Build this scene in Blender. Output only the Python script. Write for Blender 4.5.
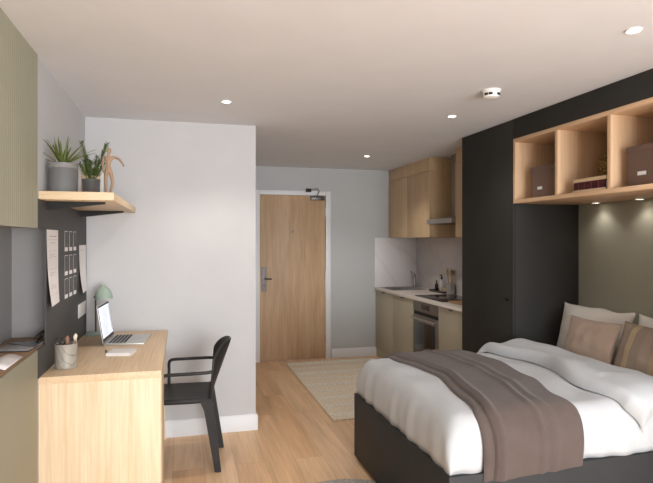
import bpy, bmesh, math, random
from mathutils import Vector, Matrix
from math import sin, cos, pi, radians as R

for o in list(bpy.data.objects):
    bpy.data.objects.remove(o)
SC = bpy.context.scene
COL = SC.collection
random.seed(7)

# ------------------------------------------------------------------ camera, sky, daylight, exposure
cam = bpy.data.cameras.new('camera')
cam_o = bpy.data.objects.new('camera', cam)
COL.objects.link(cam_o)
cam_o.location = (0, 0, 1.5)
cam_o.rotation_euler = (R(90), 0, -math.atan(144 / 546))
cam.sensor_width = 36
cam.lens = 546 * 36 / 653
cam.shift_y = -1.8 / 653
cam.clip_start = .05
SC.camera = cam_o

world = bpy.data.worlds.new('daylight')
SC.world = world
world.use_nodes = True
bg = world.node_tree.nodes['Background']
bg.inputs[0].default_value = (.86, .93, 1, 1)
bg.inputs[1].default_value = 1.0

SC.view_settings.view_transform = 'Standard'
SC.view_settings.look = 'None'
SC.view_settings.gamma = 1
SC.view_settings.use_curve_mapping = False
SC.view_settings.exposure = 0.3


def area(name, loc, rot, sx, sy, power, col):
    l = bpy.data.lights.new(name, 'AREA')
    l.shape = 'RECTANGLE'
    l.size, l.size_y, l.energy, l.color = sx, sy, power, col
    o = bpy.data.objects.new(name, l)
    COL.objects.link(o)
    o.location, o.rotation_euler = loc, rot
    return o


# daylight entering through the big window behind the camera (light faces +Y)
area('window_daylight', (1.45, -2.55, 1.25), (R(104), 0, 0), 2.5, 1.8, 240, (.915, .965, 1.0))


# ------------------------------------------------------------------ materials
def lin(c):
    c = c / 255
    return c / 12.92 if c <= .04045 else ((c + .055) / 1.055) ** 2.4


def rgb(c):
    return (lin(c[0]), lin(c[1]), lin(c[2]), 1)


def base_mat(name, col, rough=.6, metal=0, spec=.5):
    m = bpy.data.materials.new(name)
    m.use_nodes = True
    p = m.node_tree.nodes['Principled BSDF']
    p.inputs['Base Color'].default_value = rgb(col)
    p.inputs['Roughness'].default_value = rough
    p.inputs['Metallic'].default_value = metal
    p.inputs['Specular IOR Level'].default_value = spec
    return m, m.node_tree, p


def coords(nt, scale, rot=(0, 0, 0), loc=(0, 0, 0)):
    tc = nt.nodes.new('ShaderNodeTexCoord')
    mp = nt.nodes.new('ShaderNodeMapping')
    mp.inputs['Scale'].default_value = scale
    mp.inputs['Rotation'].default_value = rot
    mp.inputs['Location'].default_value = loc
    nt.links.new(tc.outputs['Object'], mp.inputs[0])
    return mp.outputs[0]


def noise(nt, vec, scale, detail=4, rough=.55, dist=0):
    n = nt.nodes.new('ShaderNodeTexNoise')
    n.inputs['Scale'].default_value = scale
    n.inputs['Detail'].default_value = detail
    n.inputs['Roughness'].default_value = rough
    n.inputs['Distortion'].default_value = dist
    nt.links.new(vec, n.inputs['Vector'])
    return n.outputs['Fac']


def ramp(nt, fac, stops):
    r = nt.nodes.new('ShaderNodeValToRGB')
    e = r.color_ramp.elements
    while len(e) < len(stops):
        e.new(.5)
    for k, (p, c) in enumerate(stops):
        e[k].position = p
        e[k].color = rgb(c)
    nt.links.new(fac, r.inputs[0])
    return r.outputs[0]


def mix(nt, fac, a, b, mode='MIX'):
    m = nt.nodes.new('ShaderNodeMix')
    m.data_type = 'RGBA'
    m.blend_type = mode
    for s, v in ((m.inputs[0], fac), (m.inputs[6], a), (m.inputs[7], b)):
        if hasattr(v, 'is_output'):
            nt.links.new(v, s)
        else:
            s.default_value = v
    return m.outputs[2]


def bump(nt, p, h, strength, dist=.01):
    b = nt.nodes.new('ShaderNodeBump')
    b.inputs['Strength'].default_value = strength
    b.inputs['Distance'].default_value = dist
    nt.links.new(h, b.inputs['Height'])
    nt.links.new(b.outputs[0], p.inputs['Normal'])


def paint(name, col, rough=.6, spec=.4, var=5, metal=0):
    m, nt, p = base_mat(name, col, rough, metal, spec)
    v = coords(nt, (1, 1, 1))
    f = noise(nt, v, 3.0, 3)
    lo = tuple(max(0, c - var) for c in col)
    hi = tuple(min(255, c + var) for c in col)
    nt.links.new(ramp(nt, f, [(.3, lo), (.7, hi)]), p.inputs['Base Color'])
    bump(nt, p, noise(nt, v, 160, 2), .06, .002)
    return m


def wood(name, a, b, axis, rough=.5, fine=1.0, spec=.35):
    m, nt, p = base_mat(name, a, rough, 0, spec)
    s = [9.0 * fine] * 3
    s[axis] = .8
    v = coords(nt, s)
    f1 = noise(nt, v, 1.0, 5, .62, .7)
    s2 = [90.0 * fine] * 3
    s2[axis] = 2.5
    f2 = noise(nt, coords(nt, s2), 1.0, 3, .6)
    mid = tuple((x + y) / 2 for x, y in zip(a, b))
    c1 = ramp(nt, f1, [(.32, b), (.5, mid), (.68, a)])
    dk = tuple(x * .93 for x in b)
    c2 = ramp(nt, f2, [(.35, dk), (.62, a)])
    nt.links.new(mix(nt, .35, c1, c2), p.inputs['Base Color'])
    bump(nt, p, f2, .06, .002)
    return m


def cloth(name, col, scale=420, strength=.25, var=8, rough=.9, sheen=.15):
    m, nt, p = base_mat(name, col, rough, 0, .15)
    v = coords(nt, (1, 1, 1))
    f = noise(nt, v, scale, 2)
    g = noise(nt, v, 7, 4)
    lo = tuple(max(0, c - var) for c in col)
    hi = tuple(min(255, c + var) for c in col)
    c1 = ramp(nt, f, [(.3, lo), (.7, hi)])
    c2 = ramp(nt, g, [(.3, lo), (.7, hi)])
    nt.links.new(mix(nt, .5, c1, c2), p.inputs['Base Color'])
    p.inputs['Sheen Weight'].default_value = sheen
    bump(nt, p, f, strength, .002)
    return m


def marble(name, col, vein, scale, rough=.35, amount=.55):
    m, nt, p = base_mat(name, col, rough, 0, .4)
    v = coords(nt, (1, 1, 1), (.3, .5, .6))
    n = nt.nodes.new('ShaderNodeTexWave')
    n.inputs['Scale'].default_value = scale
    n.inputs['Distortion'].default_value = 7.5
    n.inputs['Detail'].default_value = 4
    n.inputs['Detail Scale'].default_value = .9
    nt.links.new(v, n.inputs['Vector'])
    mid = tuple(c * (1 - amount * .3) + w * amount * .3 for c, w in zip(col, vein))
    nt.links.new(ramp(nt, n.outputs['Fac'], [(0, vein), (.05, mid), (.2, col), (1, col)]), p.inputs['Base Color'])
    return m


def emit(name, col, s):
    m, nt, p = base_mat(name, col, .4)
    p.inputs['Emission Color'].default_value = rgb(col)
    p.inputs['Emission Strength'].default_value = s
    return m


M = {}
M['white_wall'] = paint('white_wall_paint', (196, 194, 194), .75, .2, 2)
M['grey_wall'] = paint('grey_wall_paint', (186, 186, 185), .75, .2, 2)
M['ceiling'] = paint('ceiling_paint', (226, 226, 229), .8, .15, 2)
M['trim'] = paint('white_gloss_trim', (224, 223, 224), .45, .4, 2)
M['charcoal'] = paint('charcoal_board', (72, 70, 68), .6, .3, 3)
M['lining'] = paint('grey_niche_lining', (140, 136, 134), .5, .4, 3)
M['black'] = paint('off_black_laminate', (50, 48, 45), .65, .22, 2)
M['bracket_black'] = paint('black_steel', (30, 29, 28), .6, .3, 2)
M['bed_black'] = paint('bed_base_laminate', (46, 46, 46), .6, .3, 2)
M['sage'] = paint('sage_laminate', (152, 149, 129), .5, .35, 3)
M['sage_k'] = paint('kitchen_sage_laminate', (182, 173, 152), .5, .35, 3)
M['niche_green'] = paint('sage_headboard_wall', (166, 162, 145), .55, .3, 3)
M['oak_x'] = wood('oak_along_depth', (228, 203, 170), (208, 177, 140), 0)
M['oak_y'] = wood('oak_along_length', (232, 204, 170), (214, 183, 147), 1)
M['oak_u'] = wood('oak_unit_upright', (224, 188, 152), (208, 170, 134), 2)
M['oak_h'] = wood('oak_unit_board', (224, 188, 152), (208, 170, 134), 1)
M['oak_z'] = wood('oak_upright', (240, 217, 186), (219, 190, 152), 2)
M['oak_s'] = wood('oak_shelf_board', (228, 202, 168), (216, 188, 152), 0, fine=1.6)
M['oak_k'] = wood('oak_kitchen', (216, 188, 152), (198, 166, 128), 2)
M['oak_d'] = wood('oak_door', (206, 174, 140), (174, 140, 106), 2)
M['sill_oak'] = wood('niche_oak', (186, 148, 110), (156, 120, 86), 1)
M['handle_grey'] = paint('satin_grey_plate', (142, 136, 138), .5, .4, 4, .2)
M['metal'] = paint('brushed_steel', (170, 168, 165), .35, .5, 6, .85)
M['dark_metal'] = paint('dark_steel', (92, 88, 86), .4, .5, 5, .7)
M['chrome'] = base_mat('chrome', (200, 200, 200), .15, 1)[0]
M['black_plastic'] = paint('black_plastic', (41, 39, 38), .5, .35, 2)
M['black_glass'] = base_mat('black_glass', (22, 20, 20), .12, 0, .5)[0]
M['counter'] = paint('pale_worktop', (232, 222, 213), .4, .4, 5)
M['splash'] = marble('white_marble', (216, 210, 209), (208, 202, 202), 1.1)
M['cup_marble'] = marble('grey_marble', (160, 152, 140), (122, 115, 106), 11, .4)
M['white'] = paint('white_plastic', (228, 224, 220), .4, .4, 3)
M['paper'] = paint('white_paper', (236, 230, 228), .85, .1, 2)
M['ink'] = paint('faint_print', (186, 176, 174), .85, .1, 2)
M['photo_grey'] = paint('photo_print', (92, 86, 84), .6, .2, 24)
M['duvet'] = cloth('white_cotton', (188, 189, 191), 500, .12, 2, .9, .1)
M['pillow'] = cloth('ivory_cotton', (214, 207, 198), 500, .12, 2, .9, .1)
M['throw'] = cloth('mauve_brown_weave', (92, 80, 75), 330, .5, 7)
M['satin'] = cloth('taupe_satin', (164, 141, 124), 260, .15, 5, .45, .3)
M['box'] = cloth('brown_linen', (112, 88, 75), 300, .5, 8)
M['pot'] = paint('grey_ceramic', (106, 105, 104), .6, .3, 5)
M['pot_rim'] = paint('grey_glaze', (130, 128, 126), .5, .3, 5)
M['pot_dark'] = paint('dark_grey_ceramic', (98, 96, 96), .45, .4, 6)
M['soil'] = paint('soil', (60, 48, 38), .95, .1, 8)
M['leaf'] = paint('leaf_green', (92, 104, 48), .5, .35, 18)
M['leaf2'] = paint('glossy_leaf_green', (80, 96, 42), .45, .4, 16)
M['figure_wood'] = wood('figure_wood', (180, 150, 122), (140, 112, 88), 2)
M['lamp_green'] = paint('sage_enamel', (156, 172, 158), .4, .4, 3)
M['laptop'] = paint('silver_aluminium', (196, 194, 190), .4, .5, 2, .6)
M['keys'] = paint('dark_keys', (46, 46, 48), .5, .4, 3)
M['screen'] = emit('lit_screen', (226, 230, 240), .55)
M['screen_text'] = emit('lit_screen_text', (150, 158, 178), .4)
M['brush_wood'] = wood('brush_wood', (206, 172, 130), (176, 140, 100), 2)
M['bristle'] = paint('pale_bristle', (226, 214, 196), .8, .1, 6)
M['bristle_pink'] = paint('brown_bristle', (150, 112, 96), .8, .1, 10)
M['book_red'] = paint('maroon_cover', (72, 28, 34), .5, .3, 5)
M['book_cream'] = paint('cream_cover', (214, 188, 152), .6, .3, 5)
M['gold'] = paint('dull_gilt', (116, 66, 56), .5, .4, 4)
M['lamp_on'] = emit('downlight_lens', (255, 246, 232), 9)
M['bottle_dark'] = base_mat('dark_bottle', (30, 28, 26), .2, 0, .5)[0]
M['tray'] = paint('dark_tray', (66, 54, 46), .4, .4, 4)
M['jar'] = paint('grey_stoneware', (176, 173, 168), .6, .3, 6)
M['tablet'] = paint('slate_tablet', (138, 135, 134), .35, .5, 3)
M['oven_steel'] = paint('warm_steel', (122, 112, 106), .4, .5, 4, .4)


def seagrass():
    m, nt, p = base_mat('woven_seagrass', (128, 100, 56), .9, 0, .1)
    v = coords(nt, (1, 1, 1))
    n = nt.nodes.new('ShaderNodeTexVoronoi')
    n.inputs['Scale'].default_value = 90
    nt.links.new(v, n.inputs['Vector'])
    nt.links.new(ramp(nt, n.outputs['Distance'], [(.1, (150, 120, 70)), (.7, (78, 58, 30))]), p.inputs['Base Color'])
    bump(nt, p, n.outputs['Distance'], .8, .006)
    return m


def floor_mat():
    m, nt, p = base_mat('oak_floor_planks', (190, 146, 112), .42, 0, .4)
    v = coords(nt, (1, 1, 1), (0, 0, R(90)), (0, .06, 0))
    b = nt.nodes.new('ShaderNodeTexBrick')
    b.offset = .37
    b.inputs['Scale'].default_value = 1
    b.inputs['Brick Width'].default_value = 1.55
    b.inputs['Row Height'].default_value = .2
    b.inputs['Mortar Size'].default_value = .0012
    b.inputs['Mortar Smooth'].default_value = .3
    b.inputs['Bias'].default_value = 0
    b.inputs['Color1'].default_value = (0, 0, 0, 1)
    b.inputs['Color2'].default_value = (1, 1, 1, 1)
    b.inputs['Mortar'].default_value = (.1, .1, .1, 1)
    nt.links.new(v, b.inputs['Vector'])
    tone = ramp(nt, b.outputs['Color'], [(0, (232, 186, 142)), (.5, (238, 197, 154)), (1, (244, 206, 166))])
    # shift grain per plank
    tc = nt.nodes.new('ShaderNodeTexCoord')
    add = nt.nodes.new('ShaderNodeVectorMath')
    add.operation = 'ADD'
    sc = nt.nodes.new('ShaderNodeVectorMath')
    sc.operation = 'SCALE'
    sc.inputs['Scale'].default_value = 9
    nt.links.new(b.outputs['Color'], sc.inputs[0])
    nt.links.new(tc.outputs['Object'], add.inputs[0])
    nt.links.new(sc.outputs[0], add.inputs[1])
    mp = nt.nodes.new('ShaderNodeMapping')
    mp.inputs['Scale'].default_value = (9, .75, 9)
    nt.links.new(add.outputs[0], mp.inputs[0])
    g = noise(nt, mp.outputs[0], 1, 6, .62, .8)
    mp2 = nt.nodes.new('ShaderNodeMapping')
    mp2.inputs['Scale'].default_value = (60, 2, 60)
    nt.links.new(add.outputs[0], mp2.inputs[0])
    g2 = noise(nt, mp2.outputs[0], 1, 3)
    gc = ramp(nt, g, [(.28, (190, 180, 172)), (.48, (232, 228, 224)), (.62, (255, 255, 255)), (.72, (255, 250, 240))])
    c = mix(nt, .55, tone, gc, 'MULTIPLY')
    gc2 = ramp(nt, g2, [(.3, (205, 200, 196)), (.6, (255, 255, 255))])
    c = mix(nt, .3, c, gc2, 'MULTIPLY')
    c = mix(nt, b.outputs['Fac'], c, rgb((176, 136, 104)))
    nt.links.new(c, p.inputs['Base Color'])
    bump(nt, p, g2, .05, .002)
    return m


def rug_mat(name, a, b):
    m, nt, p = base_mat(name, a, .95, 0, .1)
    v = coords(nt, (75, 75, 75))
    f = noise(nt, v, 1, 3, .6)
    nt.links.new(ramp(nt, f, [(.32, b), (.66, a)]), p.inputs['Base Color'])
    bump(nt, p, f, .8, .006)
    return m


def striped():
    m, nt, p = base_mat('striped_taupe_fabric', (150, 130, 112), .85, 0, .15)
    tc = nt.nodes.new('ShaderNodeTexCoord')
    sp = nt.nodes.new('ShaderNodeSeparateXYZ')
    nt.links.new(tc.outputs['Object'], sp.inputs[0])
    r = nt.nodes.new('ShaderNodeValToRGB')
    r.color_ramp.interpolation = 'CONSTANT'
    e = r.color_ramp.elements
    st = [(0, (158, 140, 124)), (.16, (150, 134, 120)), (.22, (184, 162, 130)), (.33, (154, 137, 122)), (.5, (160, 142, 127)), (.68, (176, 155, 128)), (.80, (156, 139, 124))]
    while len(e) < len(st):
        e.new(.5)
    for k, (q, c) in enumerate(st):
        e[k].position = q
        e[k].color = rgb(c)
    mr = nt.nodes.new('ShaderNodeMapRange')
    mr.inputs['From Min'].default_value = .22
    mr.inputs['From Max'].default_value = -.22
    nt.links.new(sp.outputs['Y'], mr.inputs['Value'])
    nt.links.new(mr.outputs[0], r.inputs[0])
    v = coords(nt, (1, 1, 1))
    f = noise(nt, v, 300, 2)
    g = ramp(nt, f, [(.3, (215, 215, 215)), (.7, (255, 255, 255))])
    nt.links.new(mix(nt, .7, r.outputs[0], g, 'MULTIPLY'), p.inputs['Base Color'])
    bump(nt, p, f, .4, .002)
    return m


M['seagrass'] = seagrass()
M['floor'] = floor_mat()
M['rug'] = rug_mat('beige_woven_jute', (250, 238, 218), (212, 192, 166))
M['rug_tuft'] = rug_mat('cream_tufts', (255, 252, 244), (240, 232, 220))
M['rug_grey'] = rug_mat('grey_weave', (190, 184, 176), (140, 134, 127))
M['striped'] = striped()


# ------------------------------------------------------------------ mesh building
OFF = {}


class MB:
    def __init__(self):
        self.bm = bmesh.new()

    def _mark(self, faces, m):
        for f in faces:
            f.material_index = m

    def box(self, x0, x1, y0, y1, z0, z1, bev=0.0, m=0, rot=None, piv=None, seg=2):
        b = bmesh.new()
        bmesh.ops.create_cube(b, size=1)
        for v in b.verts:
            v.co = Vector(((x0 + x1) / 2 + v.co.x * (x1 - x0), (y0 + y1) / 2 + v.co.y * (y1 - y0), (z0 + z1) / 2 + v.co.z * (z1 - z0)))
        if bev > 0:
            bmesh.ops.bevel(b, geom=list(b.edges), offset=bev, segments=seg, affect='EDGES', profile=.5)
        if rot is not None:
            c = Vector(piv) if piv is not None else Vector(((x0 + x1) / 2, (y0 + y1) / 2, (z0 + z1) / 2))
            bmesh.ops.rotate(b, cent=c, matrix=rot, verts=b.verts)
        self.merge(b, m)
        return self

    def merge(self, b, m=0):
        vm = {}
        for v in b.verts:
            vm[v] = self.bm.verts.new(v.co)
        for f in b.faces:
            try:
                nf = self.bm.faces.new([vm[v] for v in f.verts])
                nf.material_index = m
            except ValueError:
                pass
        b.free()

    def prism(self, pts, axis, a0, a1, m=0, bev=0):
        b = bmesh.new()
        def at(p, a):
            return Vector((a, p[0], p[1])) if axis == 0 else Vector((p[0], a, p[1])) if axis == 1 else Vector((p[0], p[1], a))
        v0 = [b.verts.new(at(p, a0)) for p in pts]
        v1 = [b.verts.new(at(p, a1)) for p in pts]
        n = len(pts)
        b.faces.new(v0)
        b.faces.new(list(reversed(v1)))
        for k in range(n):
            b.faces.new([v0[(k + 1) % n], v0[k], v1[k], v1[(k + 1) % n]])
        bmesh.ops.recalc_face_normals(b, faces=b.faces)
        if bev:
            bmesh.ops.bevel(b, geom=list(b.edges), offset=bev, segments=2, affect='EDGES')
        self.merge(b, m)
        return self

    def lathe(self, prof, c=(0, 0, 0), n=32, m=0, axis=None):
        """prof: (radius, height) list around +Z at c, or around direction axis."""
        q = Vector((0, 0, 1)).rotation_difference(Vector(axis)) if axis is not None else None
        rows = []
        for r, h in prof:
            row = []
            for k in range(n if r > 1e-6 else 1):
                a = 2 * pi * k / n
                p = Vector((r * cos(a), r * sin(a), h))
                if q is not None:
                    p = q @ p
                row.append(self.bm.verts.new(p + Vector(c)))
            rows.append(row)
        for a, b in zip(rows, rows[1:]):
            for k in range(n):
                if len(a) == 1 and len(b) == 1:
                    continue
                if len(a) == 1:
                    f = [a[0], b[k], b[(k + 1) % n]]
                elif len(b) == 1:
                    f = [a[k], a[(k + 1) % n], b[0]]
                else:
                    f = [a[k], a[(k + 1) % n], b[(k + 1) % n], b[k]]
                nf = self.bm.faces.new(f)
                nf.material_index = m
        return self

    def tube(self, pts, r, n=12, m=0, flat=1.0):
        pts = [Vector(p) for p in pts]
        rs = r if isinstance(r, (list, tuple)) else [r] * len(pts)
        rows = []
        t0 = (pts[1] - pts[0]).normalized()
        up = Vector((0, 1, 0)) if abs(t0.y) < .9 else Vector((0, 0, 1))
        for k, p in enumerate(pts):
            t = (pts[min(k + 1, len(pts) - 1)] - pts[max(k - 1, 0)]).normalized()
            a = (up - t * up.dot(t)).normalized()
            b = t.cross(a)
            rows.append([self.bm.verts.new(p + (a * cos(2 * pi * j / n) + b * sin(2 * pi * j / n) * flat) * rs[k]) for j in range(n)])
        for a, b in zip(rows, rows[1:]):
            for j in range(n):
                self.bm.faces.new([a[j], a[(j + 1) % n], b[(j + 1) % n], b[j]]).material_index = m
        self.bm.faces.new(list(reversed(rows[0]))).material_index = m
        self.bm.faces.new(rows[-1]).material_index = m
        return self

    def surf(self, fn, nu, nv, m=0):
        g = [[self.bm.verts.new(fn(i / nu, j / nv)) for j in range(nv + 1)] for i in range(nu + 1)]
        for i in range(nu):
            for j in range(nv):
                self.bm.faces.new([g[i][j], g[i + 1][j], g[i + 1][j + 1], g[i][j + 1]]).material_index = m
        return self

    def quad(self, a, b, c, d, m=0):
        self.bm.faces.new([self.bm.verts.new(p) for p in (a, b, c, d)]).material_index = m
        return self

    def build(self, name, mats, parent=None, origin=None, smooth=40, recalc=True):
        if not isinstance(mats, (list, tuple)):
            mats = [mats]
        bm = self.bm
        bmesh.ops.remove_doubles(bm, verts=bm.verts, dist=1e-6)
        if recalc:
            bmesh.ops.recalc_face_normals(bm, faces=bm.faces)
        if parent is not None:
            off = OFF[parent.name]
        elif origin is not None:
            off = Vector(origin)
        else:
            xs = [v.co for v in bm.verts]
            lo = [min(v[k] for v in xs) for k in range(3)]
            hi = [max(v[k] for v in xs) for k in range(3)]
            off = Vector(((lo[0] + hi[0]) / 2, (lo[1] + hi[1]) / 2, lo[2]))
        for v in bm.verts:
            v.co -= off
        me = bpy.data.meshes.new(name)
        bm.to_mesh(me)
        bm.free()
        for x in mats:
            me.materials.append(x)
        me.polygons.foreach_set('use_smooth', [True] * len(me.polygons))
        if smooth < 180:
            me.set_sharp_from_angle(angle=R(smooth))
        o = bpy.data.objects.new(name, me)
        COL.objects.link(o)
        OFF[o.name] = off
        if parent is not None:
            o.parent = parent
        else:
            o.location = off
        return o


def tag(o, label=None, cat=None, group=None, kind=None):
    if label:
        o['label'] = label
    if cat:
        o['category'] = cat
    if group:
        o['group'] = group
    if kind:
        o['kind'] = kind
    return o


def thing(name, loc, label, cat, group=None):
    o = bpy.data.objects.new(name, None)
    COL.objects.link(o)
    o.empty_display_size = .05
    o.location = loc
    OFF[o.name] = Vector(loc)
    return tag(o, label, cat, group)


def struct(o, label=None):
    return tag(o, label, None, None, 'structure')


def copy_tree(src, parent=None):
    c = src.copy()
    COL.objects.link(c)
    OFF[c.name] = OFF[src.name].copy()
    if parent is not None:
        c.parent = parent
    for ch in list(src.children):
        copy_tree(ch, c)
    return c


def solid(o, t, offset=-1):
    md = o.modifiers.new('thickness', 'SOLIDIFY')
    md.thickness = t
    md.offset = offset
    return o


def subsurf(o, n=1):
    md = o.modifiers.new('smooth', 'SUBSURF')
    md.levels = md.render_levels = n
    return o


# ------------------------------------------------------------------ the room
H = 2.4
XL, XR, YB, YD = -.69, 3.0, -2.6, 6.68
XF = 2.385      # front of the wardrobe run
struct(MB().box(-1.05, 3.15, YB - .15, 6.85, -.1, 0).build('floor', M['floor'], origin=(0, 0, 0)))
struct(MB().box(-1.05, 3.15, YB - .15, 6.85, H, H + .1).build('ceiling', M['ceiling']))
# left wall with a recess (y 1.5..3.33, z .962..1.555)
b = MB()
b.box(-1.05, XL, YB, 1.5, 0, H).box(-1.05, XL, 3.33, 4.32, 0, H)
b.box(-1.05, XL, 1.5, 3.33, 0, .95).box(-1.05, XL, 1.5, 3.33, 1.565, H).box(-1.05, -.905, 1.5, 3.33, .95, 1.565)
struct(b.build('wall_left', M['white_wall']))
struct(MB().box(-1.05, .56, 4.32, 4.44, 0, H).box(.44, .56, 4.44, YD, 0, H).build('wall_partition', M['white_wall']))
struct(MB().box(.56, .857, YD, YD + .15, 0, H).box(1.814, 3.15, YD, YD + .15, 0, H).box(.857, 1.814, YD, YD + .15, 2.11, H)
       .build('wall_far', M['grey_wall']))
struct(MB().box(XR, XR + .15, YB, 6.83, 0, H).build('wall_right', M['white_wall']))
b = MB()
b.box(-1.05, -.2, YB - .15, YB, 0, H).box(2.7, 3.15, YB - .15, YB, 0, H).box(-.2, 2.7, YB - .15, YB, 0, .35).box(-.2, 2.7, YB - .15, YB, 2.25, H)
struct(b.build('wall_back', M['white_wall']))
b = MB()
for x in (-.2, 1.22, 2.65):
    b.box(x, x + .05, YB - .1, YB - .04, .35, 2.25, .004)
b.box(-.2, 2.7, YB - .1, YB - .04, .35, .4, .004).box(-.2, 2.7, YB - .1, YB - .04, 2.2, 2.25, .004)
struct(b.build('window_1', M['trim']))


def skirting(name, pts):
    struct(MB().prism(pts[2], pts[0], pts[1][0], pts[1][1]).build(name, M['trim']))


def sk_prof(s, w, t=.016, h=.125):  # s: direction the board projects; w: wall coordinate
    return [(w, 0), (w + s * t, 0), (w + s * t, h - .014), (w + s * t * .45, h), (w, h)]


skirting('baseboard_partition', (0, (-.69, .5598), [(p[0], p[1]) for p in sk_prof(-1, 4.32)]))
skirting('baseboard_partition_end', (1, (4.304, YD), sk_prof(1, .56)))
skirting('baseboard_far', (0, (1.83, 2.44), sk_prof(-1, YD, h=.115)))

struct(MB().box(XF, XR, 1.95, 2.165, 0, H).build('shade_wall', M['black']), 'short off-black wall added out of view at the window end to shade the bed niche')  # added out of frame to keep window light off the pillows and niche

# entrance door
d = MB()
d.box(.857, .915, YD - .02, YD + .1, 0, 2.11, .003).box(1.748, 1.814, YD - .02, YD + .1, 0, 2.11, .003).box(.915, 1.748, YD - .02, YD + .1, 2.055, 2.11, .003)
struct(d.build('trim_1', M['trim']), 'white door frame around the oak entrance door')
door = thing('door_1', (1.33, YD, 0), 'plain oak entrance door closed in a white frame', 'door')
door['kind'] = 'structure'
MB().box(.917, 1.746, YD + .0, YD + .045, .006, 2.052, .002).build('door_leaf', M['oak_d'], door)
hp = MB().box(.938, .996, YD - .014, YD, .86, 1.165, .004).build('handle_plate', M['handle_grey'], door)
MB().tube([(.975, YD - .012, 1.02), (.975, YD - .055, 1.02), (.99, YD - .062, 1.02), (1.055, YD - .062, 1.018)], .0095).build('door_lever', M['dark_metal'], hp)
MB().lathe([(0, 0), (.012, 0), (.012, .004), (0, .006)], (.967, YD - .015, .945), 16, axis=(0, -1, 0)).build('keyhole_cover', M['dark_metal'], hp)
MB().lathe([(0, 0), (.016, 0), (.015, .006), (.006, .008), (0, .006)], (1.328, YD, 1.60), 20, axis=(0, -1, 0)).build('peephole', M['handle_grey'], door)
for z in (.25, 1.05, 1.85):
    MB().tube([(1.747, YD - .006, z - .05), (1.747, YD - .006, z + .05)], .007).build('hinge', M['metal'], door)
cl = MB().box(1.55, 1.725, YD - .05, YD, 1.995, 2.045, .006).build('door_closer', M['dark_metal'], door)
MB().tube([(1.64, YD - .03, 2.045), (1.64, YD - .03, 2.075), (1.655, YD - .06, 2.10), (1.63, YD - .08, 2.135), (1.52, YD - .05, 2.115)], .011, m=0, flat=.6).build('closer_arm', M['metal'], cl)
MB().box(1.49, 1.55, YD - .07, YD - .02, 2.095, 2.135, .005).build('arm_bracket', M['black'], cl)

# ------------------------------------------------------------------ left wall: sage panels, recess, board
def fluted(y0, y1, z0, z1, pitch=.028):
    pts = []
    y = y0
    x0 = -.682
    pts.append((XL + .0005, y0))
    pts.append((x0, y0))
    while y + pitch < y1:
        pts += [(x0, y + pitch * .78), (x0 - .0015, y + pitch * .86), (x0 - .0015, y + pitch * .92), (x0, y + pitch)]
        y += pitch
    pts += [(x0, y1), (XL + .0005, y1)]
    return MB().prism(pts, 2, z0, z1)


tag(fluted(-1.0, 2.93, 1.556, H - .001).build('wall_panel', M['sage'], smooth=20), 'tall sage green fluted panel reaching from the grey recess up to the ceiling', 'wall panel')
tag(MB().box(XL + .0005, -.682, -1.0, 2.93, .002, .962, .001).build('wall_panel', M['sage']), 'low sage green panel below the grey recess, next to the oak desk', 'wall panel')
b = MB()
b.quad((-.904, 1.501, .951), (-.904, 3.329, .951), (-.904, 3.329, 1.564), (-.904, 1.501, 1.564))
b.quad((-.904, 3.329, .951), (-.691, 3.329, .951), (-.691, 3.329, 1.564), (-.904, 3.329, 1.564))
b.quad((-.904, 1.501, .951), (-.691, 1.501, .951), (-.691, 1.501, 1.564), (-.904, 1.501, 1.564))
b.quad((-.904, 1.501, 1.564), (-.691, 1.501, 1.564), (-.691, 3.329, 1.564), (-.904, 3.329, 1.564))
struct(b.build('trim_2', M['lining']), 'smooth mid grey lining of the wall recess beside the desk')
tag(MB().box(-.903, -.6905, 1.503, 3.327, .9505, .9625, .001).build('recess_shelf', M['sill_oak']), 'oak shelf board lining the bottom of the grey wall recess', 'shelf')
b = MB()
pl = [(2.932, .8195), (4.318, .8195), (4.318, 1.70), (2.932, 1.70), (2.932, 1.556), (3.101, 1.556), (3.101, .962), (2.932, .962)]
b.prism(pl, 0, XL + .0005, -.681)
tag(b.build('pin_board', M['charcoal']), 'charcoal pinboard on the wall above the desk, hung with papers and photos', 'pinboard')


# things in the recess
t = thing('magazine', (-.74, 2.64, .9628), 'open magazine lying on the recess shelf in front of the grey tablet', 'magazine')
b = MB()
def page(sx):
    def fn(u, v):
        x = sx * u * .092
        z = .002 + .016 * math.sin(min(1, u * 1.05) * pi) * (1 - .45 * u)
        return Vector((-.795 + x, 2.50 + v * .26, .9635 + z))
    return fn
for k, s in enumerate((-1, 1)):
    pg = MB().surf(page(s), 12, 3).build('page_stack', [M['paper'], M['ink']], t)
    solid(pg, .003, 1)
t2 = thing('tablet', (-.765, 3.0, .9628), 'slim grey tablet in a dark cover lying on the recess shelf', 'tablet')
rz = Matrix.Rotation(R(-6), 3, 'Z')
MB().box(-.86, -.70, 2.90, 3.13, .9633, .9665, .002, rot=rz).build('tablet_cover', M['dark_metal'], t2)
MB().box(-.857, -.703, 2.903, 3.127, .9668, .974, .003, rot=rz).build('tablet_body', M['tablet'], t2)
MB().prism([(-.857, 3.08), (-.70, 2.955), (-.703, 3.125)], 2, .9745, .976).build('screen_flap', M['black_glass'], t2)
t3 = thing('eyeglasses', (-.745, 3.22, .9628), 'black framed eyeglasses with folded arms at the end of the recess shelf', 'eyeglasses')
for k, y in enumerate((3.19, 3.255)):
    pts = [(-.735 + .004 * sin(a), y + .027 * cos(a), .987 + .021 * sin(a)) for a in [2 * pi * i / 20 for i in range(21)]]
    MB().tube(pts, .003, 8).build('lens_rim', M['black_plastic'], t3)
MB().tube([(-.735, 3.217, .992), (-.732, 3.2225, .996), (-.735, 3.228, .992)], .0028, 8).build('bridge', M['black_plastic'], t3)
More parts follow.
